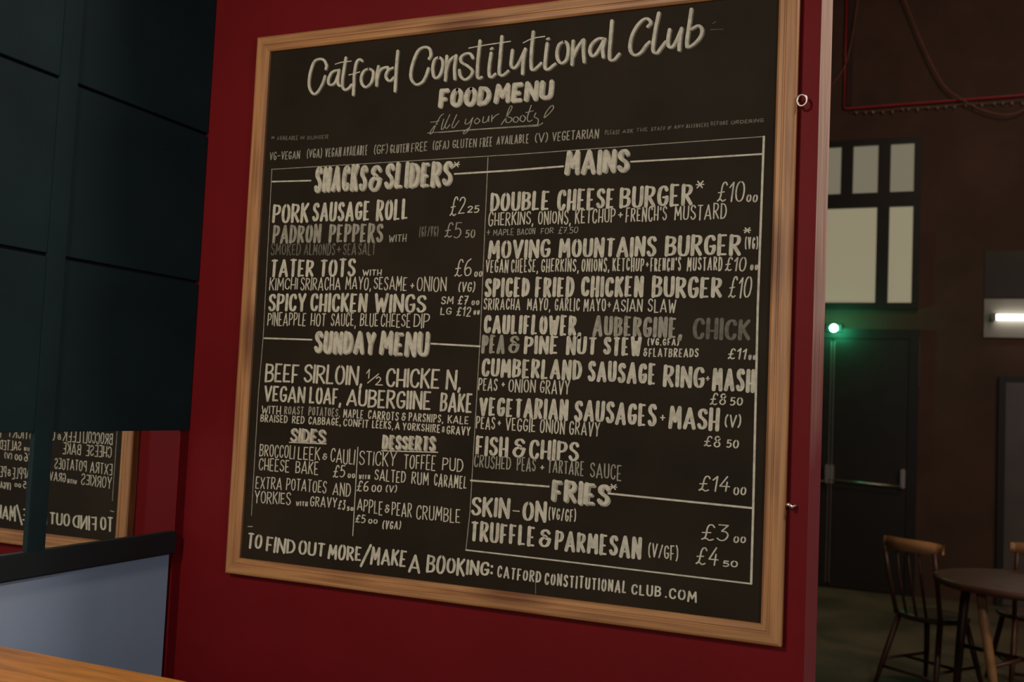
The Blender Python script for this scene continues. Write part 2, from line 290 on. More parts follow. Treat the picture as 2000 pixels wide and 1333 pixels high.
MENU = [
  # food menu
  [('FOOD','X',4851,10483,10891,6133,10444,10860), ('MENU','X',6167,10475,10890,7557,10472,10869)],
  # dietary key
  [('VG-VEGAN','kd',486,9568,9752,1372,9544,9741), ('(VGA)','kd',1533,9558,9761,1962,9546,9760), ('VEGAN','kd',2026,9547,9752,2477,9545,9758), ('AVAILABLE','kd',2510,9547,9758,3162,9541,9771), ('(GF)','kd',3314,9548,9747,3681,9538,9755), ('GLUTEN','kd',3723,9544,9733,4212,9538,9741), ('FREE','kd',4254,9540,9742,4670,9549,9751), ('(GFA)','kd',4784,9554,9749,5194,9557,9747), ('GLUTEN','kd',5256,9564,9749,5856,9552,9753), ('FREE','kd',5907,9552,9751,6210,9557,9762), ('AVAILABLE','kd',6290,9578,9759,7052,9572,9774), ('(V)','kd',7169,9569,9770,7469,9561,9769), ('VEGETARIAN','kd',7536,9579,9770,8588,9575,9773)],
  # allergen note
  [('PLEASE','tD',8685,9641,9739,9013,9628,9725), ('ASK','tD',9051,9644,9719,9289,9639,9722), ('THE','tD',9336,9655,9733,9581,9654,9739), ('STAFF','tD',9637,9654,9732,9944,9652,9729), ('IF','tD',9981,9657,9730,10064,9659,9730), ('ANY','tD',10100,9667,9741,10311,9664,9741), ('ALLERGENS','tD',10333,9666,9743,10798,9657,9747), ('BEFORE','tD',10819,9684,9764,11170,9678,9757), ('ORDERING','tD',11201,9676,9752,11846,9685,9756)],
  # sharing note
  [('*','tD',511,10060,10140,618,10059,10140), ('AVAILABLE','tD',668,10028,10125,1283,9994,10101), ('IN','tD',1329,10007,10082,1445,10000,10079), ('BURGER','tD',1515,9987,10074,2112,9970,10067)],
  # snacks heading
  [('SNACKS','H',1762,8765,9334,3206,8754,9322), ('&','H',3225,8722,9290,3578,8739,9272), ('SLIDERS','H',3595,8759,9327,5331,8766,9277), ('*','P',5295,9136,9286,5476,9142,9292)],
  # pork sausage roll
  [('PORK','B',664,8084,8513,1716,8054,8506), ('SAUSAGE','B',1752,8075,8505,3336,8081,8493), ('ROLL','B',3443,8056,8498,4294,8076,8493), ('£2','P',5285,8099,8518,5658,8167,8503), ('25','P',5692,8151,8299,5983,8147,8303)],
  # padron peppers
  [('PADRON','Bd',698,7606,8010,2080,7608,8003), ('PEPPERS','Bd',2229,7599,7999,3701,7573,7978), ('WITH','md',3806,7565,7718,4271,7573,7743), ('(GF/VG)','TD',4556,7660,7887,5043,7664,7879), ('£5','Pd',5178,7625,7959,5589,7615,7947), ('50','Pd',5671,7613,7791,5914,7607,7790)],
  # smoked almonds
  [('SMOKED','TD',679,7323,7600,1540,7309,7582), ('ALMONDS','TD',1597,7308,7581,2468,7300,7563), ('+','TD',2482,7365,7506,2609,7363,7503), ('SEA','TD',2650,7297,7559,3010,7294,7557), ('SALT','TD',3039,7293,7557,3507,7286,7553)],
  # tater tots
  [('TATER','B',687,6827,7226,1939,6824,7202), ('TOTS','B',2040,6823,7206,3033,6821,7210), ('WITH','m',3182,6829,6968,3692,6834,6968), ('£6','P',5463,6790,7165,5876,6792,7159), ('00','P',5924,6786,6903,6123,6790,6907)],
  # kimchi
  [('KIMCHI','T',698,6519,6802,1511,6526,6802), ('SRIRACHA','T',1549,6511,6802,2664,6508,6802), ('MAYO,','T',2753,6523,6802,3442,6512,6803), ('SESAME','T',3477,6521,6802,4350,6497,6799), ('+','T',4409,6545,6660,4517,6545,6659), ('ONION','T',4555,6473,6797,5306,6471,6797), ('(VG)','P',5568,6471,6677,5973,6470,6680)],
  # chicken wings
  [('SPICY','B',694,6032,6417,1777,6023,6431), ('CHICKEN','B',1832,6033,6431,3391,6017,6429), ('WINGS','B',3507,6024,6420,4856,6026,6398), ('SM','P',5172,6205,6368,5484,6212,6368), ('£7','P',5567,6192,6389,5826,6193,6383), ('00','P',5891,6184,6289,6083,6185,6295), ('LG','P',5168,5975,6131,5447,5986,6132), ('£12','P',5547,5948,6153,5910,5945,6155), ('00','P',5950,5980,6085,6100,5981,6092)],
  # pineapple
  [('PINEAPPLE','T',698,5697,6000,1799,5694,6007), ('HOT','T',1892,5701,6001,2316,5700,6001), ('SAUCE,','T',2425,5701,6002,3109,5703,6000), ('BLUE','T',3188,5704,6000,3673,5703,5994), ('CHEESE','T',3708,5701,5995,4481,5701,5994), ('DIP','T',4532,5695,5994,4935,5685,5991)],
  # mains heading
  [('MAINS','H',7833,8867,9345,9247,8870,9304)],
  # double cheeseburger
  [('DOUBLE','B',6197,8163,8545,7597,8147,8552), ('CHEESE','B',7699,8128,8554,8980,8140,8543), ('BURGER','B',9021,8139,8547,10565,8150,8565), ('*','P',10570,8450,8630,10749,8454,8634), ('£10','P',10994,8194,8581,11533,8174,8563), ('00','P',11548,8159,8306,11771,8153,8305)],
  # gherkins
  [('GHERKINS,','T',6177,7854,8148,7244,7856,8137), ('ONIONS,','T',7306,7854,8135,8060,7845,8122), ('KETCHUP','T',8110,7847,8130,9001,7855,8146), ('+','T',9029,7941,8058,9140,7943,8061), ("FRENCH'S",'T',9176,7850,8134,10046,7852,8145), ('MUSTARD','T',10153,7848,8142,11210,7846,8163)],
  # maple bacon
  [('+','td',6169,7659,7783,6258,7657,7780), ('MAPLE','td',6311,7649,7785,6801,7644,7785), ('BACON','td',6863,7642,7784,7281,7657,7785), ('FOR','td',7389,7661,7782,7686,7660,7780), ('£7.50','td',7770,7652,7791,8217,7659,7791)],
  # moving mountains burger
  [('MOVING','B',6194,7155,7545,7657,7181,7544), ('MOUNTAINS','B',7758,7173,7542,9887,7161,7545), ('BURGER','B',9980,7150,7552,11521,7164,7553), ('*','P',11509,7559,7691,11666,7561,7695), ('(VG)','T',11546,7266,7494,11803,7261,7493)],
  # vegan cheese
  [('VEGAN','T',6174,6864,7146,6717,6869,7148), ('CHEESE,','T',6752,6868,7147,7385,6868,7147), ('GHERKINS,','T',7419,6868,7147,8270,6866,7140), ('ONIONS,','T',8297,6866,7140,8913,6869,7137), ('KETCHUP','T',8945,6869,7136,9621,6868,7132), ('+','T',9636,6953,7044,9704,6952,7043), ("FRENCH'S",'T',9720,6867,7133,10354,6864,7133), ('MUSTARD','T',10444,6863,7131,11154,6861,7126), ('£10','P',11184,6843,7125,11602,6842,7125), ('00','P',11659,6862,6972,11815,6866,6976)],
  # spiced fried chicken
  [('SPICED','B',6164,6363,6751,7222,6369,6750), ('FRIED','B',7307,6363,6758,8190,6363,6761), ('CHICKEN','B',8289,6363,6760,9640,6363,6756), ('BURGER','B',9748,6357,6761,11185,6348,6729), ('£10','P',11272,6348,6743,11717,6348,6740)],
  # garlic mayo
  [('SRIRACHA','T',6160,6089,6331,7031,6084,6331), ('MAYO,','T',7150,6084,6331,7690,6081,6332), ('GARLIC','T',7757,6081,6332,8317,6072,6326), ('MAYO','T',8376,6072,6326,8866,6069,6320), ('+','T',8882,6149,6256,8964,6149,6256), ('ASIAN','T',8993,6070,6320,9620,6061,6321), ('SLAW','T',9697,6062,6321,10286,6050,6309)],
  # cauliflower
  [('CAULIFLOWER,','B',6161,5601,5970,8414,5583,5978), ('AUBERGINE,','Bd',8559,5586,5973,10454,5573,5958), ('CHICK','BD',10589,5557,5947,11736,5548,5933)],
  # pine nut stew
  [('PEA','Bd',6164,5190,5552,6723,5195,5557), ('&','Bd',6786,5191,5546,7060,5197,5550), ('PINE','B',7118,5195,5551,7906,5206,5554), ('NUT','B',8038,5206,5553,8720,5209,5557), ('STEW','B',8816,5211,5556,9632,5215,5569), ('(VG.GFA)','m',9717,5411,5552,10370,5418,5557), ('&FLATBREADS','m',9633,5188,5355,10764,5203,5372), ('£11','P',11290,5174,5389,11654,5175,5390), ('00','P',11677,5172,5276,11824,5176,5279)],
  # cumberland sausage
  [('CUMBERLAND','B',6154,4702,5070,8452,4694,5080), ('SAUSAGE','B',8501,4677,5075,9959,4657,5049), ('RING','B',10051,4631,5031,10892,4622,5010), ('+','m',10888,4756,4849,10975,4759,4852), ('MASH','B',10998,4591,5004,11836,4565,4993)],
  # peas
  [('PEAS','T',6134,4398,4669,6589,4399,4674), ('+','T',6661,4496,4591,6751,4500,4594), ('ONION','T',6814,4401,4672,7443,4399,4673), ('GRAVY','T',7510,4396,4672,8179,4390,4673), ('£8','P',10984,4312,4532,11308,4320,4539), ('50','P',11360,4316,4474,11611,4321,4476)],
  # vegetarian
  [('VEGETARIAN','B',6143,3888,4254,8195,3882,4286), ('SAUSAGES','B',8244,3878,4288,10004,3845,4273), ('+','m',10030,3964,4088,10142,3964,4087), ('MASH','B',10186,3837,4236,11203,3831,4237), ('(V)','P',11273,3904,4139,11590,3911,4148)],
  # veggie gravy
  [('PEAS','T',6122,3601,3870,6577,3602,3876), ('+','T',6617,3699,3799,6700,3696,3797), ('VEGGIE','T',6784,3600,3876,7480,3605,3878), ('ONION','T',7547,3603,3875,8109,3602,3877), ('GRAVY','T',8174,3599,3874,8844,3581,3870), ('£8','P',10894,3514,3730,11230,3522,3740), ('50','P',11317,3516,3676,11562,3524,3684)],
  # fish and chips
  [('FISH','B',6132,3071,3457,6902,3074,3461), ('&','B',6981,3079,3465,7296,3086,3470), ('CHIPS','B',7320,3072,3453,8440,3082,3467)],
  # crushed peas
  [('CRUSHED','Td',6110,2806,3075,6977,2811,3078), ('PEAS','Td',7079,2811,3078,7516,2816,3081), ('+','m',7598,2859,2957,7697,2866,2964), ('TARTARE','Td',7749,2814,3077,8549,2790,3079), ('SAUCE','Td',8645,2785,3073,9324,2752,3052), ('£14','P',10820,2672,2974,11440,2704,3008), ('00','P',11475,2650,2806,11724,2661,2819)],
  # fries heading
  [('FRIES','H',7840,2269,2684,9110,2239,2661), ('*','P',9066,2563,2694,9238,2570,2701)],
  # skin-on
  [('SKIN','B',6090,1817,2205,7003,1837,2231), ('-','m',7035,1949,2034,7202,1956,2040), ('ON','B',7246,1814,2209,7796,1811,2213), ('(VG/GF)','T',7811,1880,2130,8419,1892,2130), ('£3','P',10898,1753,2076,11435,1788,2114), ('00','P',11504,1776,1894,11746,1793,1910)],
  # truffle
  [('TRUFFLE','B',6078,1314,1700,7600,1330,1718), ('&','B',7637,1320,1688,7927,1322,1687), ('PARMESAN','B',7945,1307,1672,9803,1293,1690), ('(V/GF)','T',9884,1346,1608,10493,1344,1603), ('£4','P',10817,1308,1634,11267,1342,1671), ('50','P',11319,1310,1434,11612,1328,1458)],
  # sunday menu heading
  [('SUNDAY','H',1997,5110,5594,3641,5100,5578), ('MENU','H',3697,5101,5603,4958,5095,5594)],
  # beef sirloin
  [('BEEF','M',720,4405,4827,1699,4401,4833), ('SIRLOIN,','M',1764,4420,4835,3373,4393,4823), ('½','m',3419,4414,4790,3867,4421,4794), ('CHICKE','M',3898,4412,4811,5275,4408,4818), ('N,','M',5377,4406,4818,5752,4399,4816)],
  # vegan loaf
  [('VEGAN','M',718,3963,4319,1894,3961,4330), ('LOAF,','M',1959,3958,4326,2849,3957,4320), ('AUBERGIINE','M',2913,3944,4314,5110,3944,4341), ('BAKE','M',5257,3935,4329,6048,3924,4332)],
  # roast potatoes
  [('WITH','m',688,3669,3860,1247,3678,3872), ('ROAST','md',1314,3681,3875,1862,3695,3888), ('POTATOES,','md',1961,3694,3886,2833,3697,3880), ('MAPLE','m',2882,3688,3877,3417,3687,3874), ('CARROTS','m',3510,3686,3873,4307,3682,3871), ('&','m',4360,3695,3858,4472,3695,3857), ('PARSNIPS,','m',4517,3687,3870,5387,3688,3863), ('KALE','m',5459,3691,3861,5969,3686,3859)],
  # red cabbage
  [('BRAISED','m',667,3483,3657,1445,3488,3665), ('RED','m',1545,3487,3664,1892,3493,3669), ('CABBAGE,','m',1974,3492,3667,2862,3498,3671), ('CONFIT','m',2894,3495,3667,3569,3491,3667), ('LEEKS,','m',3630,3494,3665,4182,3491,3659), ('A','m',4212,3493,3650,4333,3494,3651), ('YORKSHIRE','m',4378,3491,3653,5326,3473,3653), ('&','m',5342,3489,3618,5418,3488,3617), ('GRAVY','m',5442,3464,3638,6022,3444,3642)],
  # sides
  [('SIDES','h',1506,3093,3382,2488,3102,3400)],
  # desserts
  [('DESSERTS','h',3887,3063,3358,5230,3096,3400)],
  # broccoli leek
  [('BROCCOLI','T',689,2706,2984,1700,2686,3001), ('LEEK','T',1749,2689,2995,2369,2701,3004), ('&','m',2415,2731,2880,2547,2734,2880), ('CAULI','T',2611,2690,3008,3268,2665,3011)],
  # cheese bake
  [('CHEESE','T',695,2385,2663,1571,2389,2677), ('BAKE','T',1704,2385,2671,2341,2385,2671), ('£5','P',2712,2360,2628,3029,2374,2641), ('00','P',3085,2372,2479,3286,2381,2487)],
  # sticky toffee pud
  [('STICKY','T',3339,2683,2989,4310,2700,3008), ('TOFFEE','T',4455,2683,2985,5259,2680,2998), ('PUD','T',5383,2694,2975,5891,2677,2976)],
  # salted rum caramel
  [('WITH','m',3368,2373,2471,3664,2388,2483), ('SALTED','T',3751,2379,2607,4553,2363,2626), ('RUM','T',4670,2357,2616,5102,2357,2617), ('CARAMEL','T',5200,2358,2623,6002,2349,2610), ('£6','P',3333,2101,2333,3646,2113,2350), ('00','P',3704,2123,2271,3972,2138,2285), ('(V)','P',4057,2144,2291,4346,2154,2306)],
  # extra potatoes
  [('EXTRA','T',638,1969,2234,1397,1995,2257), ('POTATOES','T',1472,1991,2256,2592,2003,2274), ('AND','T',2720,1973,2253,3200,1977,2249)],
  # yorkies with gravy
  [('YORKIES','T',623,1639,1913,1662,1676,1942), ('WITH','m',1774,1664,1768,2105,1678,1788), ('GRAVY','T',2141,1693,1918,2873,1711,1923), ('£3','P',2883,1669,1879,3081,1680,1889), ('50','P',3113,1665,1763,3289,1673,1768)],
  # apple pear crumble
  [('APPLE','T',3358,1694,1946,4029,1641,1946), ('&','m',4066,1708,1878,4189,1713,1882), ('PEAR','T',4223,1657,1940,4738,1648,1949), ('CRUMBLE','T',4811,1640,1938,5893,1634,1934), ('£5','P',3340,1424,1602,3608,1433,1616), ('00','P',3663,1438,1541,3910,1453,1553), ('(VGA)','P',4019,1357,1533,4492,1388,1562)],
  # booking line
  [('TO','F',505,613,939,944,646,911), ('FIND','F',1025,586,924,1847,600,924), ('OUT','F',1901,618,914,2636,610,930), ('MORE','F',2675,569,897,3574,631,948), ('/','F',3525,519,972,3787,546,997), ('MAKE','F',3757,584,942,4686,623,951), ('A','F',4709,515,889,5006,541,913), ('BOOKING:','F',5104,543,923,6707,630,907)],
  # web address
  [('CATFORD','w',6743,628,858,7742,609,835), ('CONSTITUTIONAL','w',7761,588,830,9533,608,848), ('CLUB','w',9577,613,805,10192,620,826), ('.COM','w',10241,620,809,10880,582,806)],
]
BRUSH = [
  ('S', [
   (0,[(1923,11609),(1934,11694),(1851,11824),(1715,11858),(1585,11798),(1500,11561),(1482,11317),(1527,11155),(1635,11046),(1748,11101),(1854,11271),(1910,11438)]),
   (0,[(2282,11548),(2168,11544),(2072,11496),(2013,11372),(2021,11257),(2106,11222),(2201,11285),(2271,11463)]),
   (0,[(2282,11548),(2262,11351),(2288,11206),(2372,11171)]),
   (0,[(2445,11817),(2412,11564),(2388,11311),(2407,11139),(2476,11077),(2572,11112),(2632,11177)]),
   (1,[(2174,11693),(2337,11721),(2598,11725)]),
   (0,[(2890,11704),(2807,11747),(2731,11677),(2696,11454),(2695,11214),(2695,10946)]),
   (1,[(2553,11410),(2698,11426),(2841,11455)]),
   (0,[(3063,11505),(2937,11461),(2881,11325),(2906,11182),(3008,11096),(3131,11163),(3187,11298),(3178,11439),(3063,11505)]),
   (0,[(3315,11538),(3287,11345),(3294,11107)]),
   (0,[(3294,11233),(3325,11370),(3398,11475),(3538,11504),(3564,11460)]),
   (0,[(3696,11476),(3574,11431),(3518,11311),(3571,11209),(3651,11188),(3725,11251)]),
   (0,[(3792,11841),(3775,11468),(3775,10942)]),
  ]),
  ('S', [
   (0,[(4587,11595),(4628,11673),(4590,11813),(4465,11867),(4316,11813),(4219,11630),(4156,11388),(4168,11180),(4298,11046),(4448,11088),(4532,11217),(4584,11376)]),
   (0,[(4828,11599),(4725,11554),(4689,11380),(4722,11200),(4793,11146),(4879,11214),(4930,11372),(4922,11522),(4828,11599)]),
   (0,[(5022,11608),(5022,11336),(5013,11080)]),
   (0,[(5012,11242),(5074,11467),(5187,11578),(5217,11562)]),
   (0,[(5245,11600),(5222,11345),(5243,11087)]),
   (0,[(5654,11507),(5583,11608),(5465,11619),(5366,11548),(5386,11438),(5538,11343),(5654,11225),(5609,11109),(5480,11053),(5373,11143),(5344,11267)]),
   (0,[(5802,11867),(5777,11508),(5774,11134),(5815,11051),(5886,11071)]),
   (1,[(5547,11732),(5938,11760),(6522,11781)]),
   (0,[(6077,11573),(6048,11296),(6058,11096),(6117,11051),(6200,11110)]),
   (0,[(6065,11661),(6107,11676)]),
   (0,[(6310,11909),(6294,11512),(6283,11155),(6330,11072),(6400,11079),(6496,11149)]),
  ]),
  ('S', [
   (0,[(6569,11587),(6556,11416),(6556,11258),(6630,11199),(6723,11295),(6813,11471),(6863,11584)]),
   (0,[(6863,11584),(6827,11325),(6825,11063)]),
   (0,[(7027,11934),(7004,11544),(7014,11190),(7065,11120),(7159,11177),(7238,11247)]),
   (1,[(6815,11720),(7020,11791),(7295,11808)]),
   (0,[(7350,11653),(7329,11369),(7325,11148),(7396,11103),(7501,11171),(7554,11205)]),
   (0,[(7346,11744),(7386,11756)]),
   (0,[(7724,11654),(7618,11600),(7578,11436),(7605,11291),(7690,11205),(7794,11273),(7827,11450),(7793,11608),(7724,11654)]),
   (0,[(7926,11646),(7923,11389),(7920,11158)]),
   (0,[(7921,11286),(8013,11483),(8126,11638)]),
   (0,[(8152,11649),(8155,11418),(8185,11185)]),
   (0,[(8587,11629),(8469,11642),(8341,11553),(8294,11417),(8339,11298),(8417,11316),(8516,11459),(8588,11604)]),
   (0,[(8614,11614),(8569,11428),(8590,11248)]),
   (0,[(8742,11981),(8729,11665),(8716,11337),(8735,11184),(8826,11175),(8925,11279)]),
  ]),
  ('S', [
   (0,[(9496,11781),(9557,11850),(9503,11931),(9414,11941),(9291,11841),(9184,11652),(9142,11430),(9173,11289),(9264,11223),(9377,11269),(9473,11397),(9546,11464)]),
   (0,[(9713,12032),(9661,11739),(9622,11431),(9628,11269),(9705,11224),(9789,11328),(9872,11431)]),
   (0,[(9944,11671),(9920,11475),(9937,11338),(10012,11318),(10094,11445),(10184,11658)]),
   (0,[(10184,11670),(10155,11451),(10150,11242)]),
   (0,[(10367,12032),(10335,11728),(10302,11436),(10307,11288)]),
   (0,[(10381,11637),(10512,11690),(10587,11615),(10579,11493),(10487,11368),(10356,11283),(10313,11312)]),
  ]),
  ('s', [
   (0,[(5018,10335),(4946,10290),(4843,10112),(4760,9932),(4703,9935),(4790,10065),(4880,10126)]),
   (0,[(4709,10172),(4802,10174),(4914,10191)]),
   (0,[(5024,10217),(4979,10018),(5017,9999),(5069,10079)]),
   (0,[(5167,10308),(5069,10079),(5109,10009),(5179,10089)]),
   (0,[(5334,10296),(5236,10068),(5275,10015),(5396,10157)]),
   (0,[(5560,10179),(5547,10080),(5637,10091),(5722,10201)]),
   (0,[(5722,10201),(5644,9957),(5540,9864),(5520,9899),(5642,9990)]),
   (0,[(5814,10178),(5763,10115),(5820,10061),(5889,10123),(5832,10185)]),
   (0,[(5975,10200),(5963,10085),(6052,10095),(6100,10207)]),
   (0,[(6100,10207),(6097,10092)]),
   (0,[(6171,10219),(6168,10087)]),
   (0,[(6175,10136),(6260,10212),(6330,10240)]),
   (0,[(6394,10006),(6543,10208),(6624,10350),(6587,10385),(6524,10242),(6497,10064),(6586,10041),(6635,10120),(6545,10159)]),
   (0,[(6704,10148),(6664,10069),(6744,10031),(6784,10109),(6704,10148)]),
   (0,[(6859,10169),(6820,10074),(6900,10036),(6940,10114),(6859,10169)]),
   (0,[(7058,10366),(6983,10111),(7022,10027),(7098,10055)]),
   (0,[(6944,10220),(7115,10248)]),
   (0,[(7169,10195),(7138,10116),(7227,10062),(7215,9949),(7129,9939)]),
   (0,[(7521,10330),(7408,10210),(7362,10084),(7494,10188),(7557,10279),(7521,10330)]),
   (0,[(7300,9952),(7333,9977)]),
   (1,[(4646,9939),(5572,9945),(7300,9944)]),
   (1,[(4928,9929),(5934,9934),(7250,9918)]),
  ]),
]
RULES = [
  (1,[(575,9345),(3723,9346),(6904,9349),(9432,9381),(11835,9403)],1.6,'d'),
  (2,[(590,9332),(624,5427),(584,4189),(588,2364),(590,1354)],1.8,'d'),
  (3,[(11845,9402),(11826,6171),(11854,2384),(11857,1058)],4.2,'n'),
  (4,[(6121,9317),(6135,5525),(6087,1904),(6034,1102)],1.8,'d'),
  (5,[(610,9054),(1689,9029)],3.4,'n'),
  (5,[(5354,9004),(6688,9015),(7825,9042)],3.8,'n'),
  (5,[(9255,9061),(10569,9061),(11817,9071)],3.4,'n'),
  (6,[(649,5404),(1959,5391)],3.6,'n'),
  (6,[(4988,5358),(6134,5322)],3.8,'n'),
  (7,[(6071,2534),(7806,2536)],3.8,'n'),
  (7,[(9053,2494),(11825,2438)],3.8,'n'),
  (8,[(6034,1102),(8176,1091),(11857,1058)],3.0,'n'),
  (9,[(3313,3060),(3307,2104),(3302,1142)],2.2,'n'),
  (10,[(1511,3063),(2491,3085)],2.4,'n'),
  (10,[(3908,3018),(5273,3067)],2.4,'n'),
  (11,[(509,1092),(637,1103)],2.2,'d'),
  (12,[(7598,819),(7618,395)],2.0,'D'),
  (13,[(10801,11697),(10859,11731)],1.6,'D'),
  (13,[(10765,11579),(11004,11564)],1.4,'D'),
]

# every letter is drawn as brush strokes: (x,y) in a unit box; 'c' marks a curved stroke
GL = {
'A': (.60, '0,0 .30,1;.30,1 .60,0;.10,.26 .50,.26'), 'B': (.46, '0,0 0,1;c0,1 .34,.96 .42,.78 .30,.58 0,.52;c0,.52 .38,.48 .46,.26 .34,.05 0,0'),
'C': (.44, 'c.44,.80 .36,.97 .22,1 .06,.86 0,.5 .06,.14 .22,0 .36,.04 .44,.22'), 'D': (.46, '0,0 0,1;c0,1 .30,.94 .46,.66 .46,.34 .30,.06 0,0'),
'E': (.38, '0,0 0,1;0,1 .36,1;0,.46 .28,.46;0,0 .38,0'), 'F': (.36, '0,0 0,1;0,1 .36,1;0,.44 .28,.44'),
'G': (.46, 'c.44,.82 .36,.97 .22,1 .06,.86 0,.5 .06,.14 .22,0 .38,.05 .46,.22;.46,.22 .46,.42;.46,.42 .24,.42'), 'H': (.44, '0,0 0,1;.44,0 .44,1;0,.38 .44,.38'),
'I': (.0, '0,0 0,1'), 'J': (.34, 'c.34,1 .34,.3 .26,.04 .12,0 0,.16'), 'K': (.44, '0,0 0,1;.42,1 0,.44;.12,.56 .44,0'), 'L': (.36, '0,1 0,0;0,0 .36,0'),
'M': (.62, '0,0 .06,1;.06,1 .31,.32;.31,.32 .56,1;.56,1 .62,0'), 'N': (.48, '0,0 0,1;0,1 .48,0;.48,0 .48,1'),
'O': (.48, 'c.24,1 .06,.86 0,.5 .06,.14 .24,0 .42,.14 .48,.5 .42,.86 .24,1'), 'P': (.44, '0,0 0,1;c0,1 .34,.96 .44,.74 .32,.50 0,.42'),
'Q': (.50, 'c.24,1 .06,.86 0,.5 .06,.14 .24,0 .42,.14 .48,.5 .42,.86 .24,1;.28,.25 .52,-.04'), 'R': (.46, '0,0 0,1;c0,1 .34,.96 .42,.76 .30,.54 0,.46;.16,.46 .46,0'),
'S': (.42, 'c.42,.84 .32,.98 .16,.98 .03,.84 .06,.64 .22,.52 .38,.38 .42,.18 .28,.02 .12,.02 0,.18'), 'T': (.44, '0,1 .44,1;.22,1 .22,0'),
'U': (.46, 'c0,1 0,.28 .08,.05 .23,0 .38,.05 .46,.28 .46,1'), 'V': (.52, '0,1 .26,0;.26,0 .52,1'), 'W': (.70, '0,1 .17,0;.17,0 .35,.72;.35,.72 .53,0;.53,0 .70,1'),
'X': (.48, '0,0 .48,1;0,1 .48,0'), 'Y': (.50, '0,1 .25,.46;.50,1 .25,.46;.25,.46 .25,0'), 'Z': (.44, '0,1 .44,1;.44,1 0,0;0,0 .44,0'),
'0': (.46, 'c.23,1 .06,.86 0,.5 .06,.14 .23,0 .40,.14 .46,.5 .40,.86 .23,1'), '1': (.20, '0,.74 .20,1;.20,1 .16,0'), '2': (.44, 'c0,.80 .10,.97 .26,1 .40,.86 .36,.6 .16,.26 0,0;0,0 .44,.02'),
'3': (.40, '0,1 .36,1;.36,1 .14,.60;c.14,.60 .32,.56 .40,.34 .30,.06 .14,0 0,.12'), '4': (.46, '.30,1 0,.32;0,.32 .46,.32;.32,.62 .30,0'), '5': (.40, '.38,1 .06,1;.06,1 .04,.56;c.04,.56 .24,.62 .40,.44 .38,.18 .20,0 0,.06'),
'7': (.40, '0,1 .40,1;.40,1 .12,0;.08,.5 .36,.5'), '8': (.42, 'c.34,.84 .22,1 .08,.90 .06,.70 .22,.54 .38,.34 .36,.10 .20,0 .04,.12 .04,.34 .22,.54 .36,.72 .34,.84'),
'6': (.42, 'c.34,1 .12,.82 0,.42 .06,.08 .22,0 .40,.12 .40,.36 .24,.50 .06,.38'), '£': (.46, 'c.46,.86 .38,1 .26,.98 .19,.78 .17,.50 .14,.2 .02,.02;0,.46 .34,.50;c0,.04 .18,.10 .30,0 .46,.08'),
'&': (.52, 'c.44,.84 .30,1 .12,.94 .08,.74 .30,.58 .08,.46 0,.22 .14,.01 .34,.06 .44,.30 .44,.46;.30,.46 .52,.46'),
'+': (.5, '0,.5 .5,.5;.25,.05 .25,.95'), '-': (.5, '0,.5 .5,.5'), '*': (.6, '0,.5 .6,.5;.1,.1 .5,.9;.1,.9 .5,.1'), '(': (.14, 'c.14,1.05 .02,.8 0,.5 .02,.2 .14,-.05'), ')': (.14, 'c0,1.05 .12,.8 .14,.5 .12,.2 0,-.05'),
'.': (.02, '0,.0 .01,.03'), ',': (.05, '.05,.05 0,-.14'), "'": (.03, '.02,1 .0,.82'), ':': (.02, '0,.2 .01,.24;0,.72 .01,.76'), '/': (.36, '0,0 .36,1'), '½': (1.0, '.0,.74 .16,1;.16,1 .14,.42;.1,.1 .72,.72;c.60,.42 .72,.52 .86,.42 .78,.22 .58,0;.58,0 1.0,0'),
}
STY = {  # vertical stroke, horizontal stroke (mm), slant, jitter
 'X': (9.6, 7.4, .10, .02), 'H': (9.2, 5.4, .06, .03), 'h': (6.0, 3.6, .05, .03), 'B': (7.7, 3.9, .03, .03), 'M': (6.0, 4.0, .03, .03), 'T': (2.8, 2.2, .02, .05),
 'm': (2.8, 2.2, .04, .04), 't': (1.7, 1.4, .1, .06), 'k': (2.4, 2.0, .05, .04), 'P': (3.0, 2.1, .14, .04), 'F': (6.3, 3.6, .08, .06), 'w': (3.9, 2.8, .05, .05)}
def nib(V, F, pts, wv, wh, y):
    """flat ribbon along pts (x,z); wide where the stroke runs upright, thin where it runs level"""
    P = []
    for p in pts:
        if not P or (Vector(p) - P[-1]).length > 1e-5: P.append(Vector(p))
    if len(P) < 2: P.append(P[0] + Vector((0.0003, 0.0003)))
    n = len(P); base = len(V); hw = []
    dirs = []; loop = n > 4 and (P[0] - P[-1]).length < 1e-4
    for i in range(n):
        d = (P[1] - P[-2]) if loop and i in (0, n - 1) else (P[min(i + 1, n - 1)] - P[max(i - 1, 0)]); d = d.normalized() if d.length > 1e-9 else Vector((0, 1)); dirs.append(d)
        hw.append(0.5 * (wh + (wv - wh) * abs(d.y) ** 1.3))
    L, Rr = [], []
    for i in range(n):
        q = Vector((-dirs[i].y, dirs[i].x)) * hw[i]
        V.append((P[i].x + q.x, y, P[i].y + q.y)); V.append((P[i].x - q.x, y, P[i].y - q.y))
    for i in range(n - 1):
        a = base + 2 * i; F.append((a, a + 2, a + 3, a + 1))
    for i, sg in ((0, -1), (n - 1, 1)):                      # round ends
        q = Vector((-dirs[i].y, dirs[i].x)); k0 = len(V); d = dirs[i] * sg
        for k in range(1, 4):
            a = math.pi * k / 4; c = P[i] + (q * math.cos(a) + d * math.sin(a)) * hw[i] * (1 if k != 2 else .9)
            V.append((c.x, y, c.y))
        a = base + 2 * i
        F.append((a, k0, k0 + 1, k0 + 2, a + 1) if sg == 1 else (a + 1, k0 + 2, k0 + 1, k0, a))
YT = 1.9101 - YW
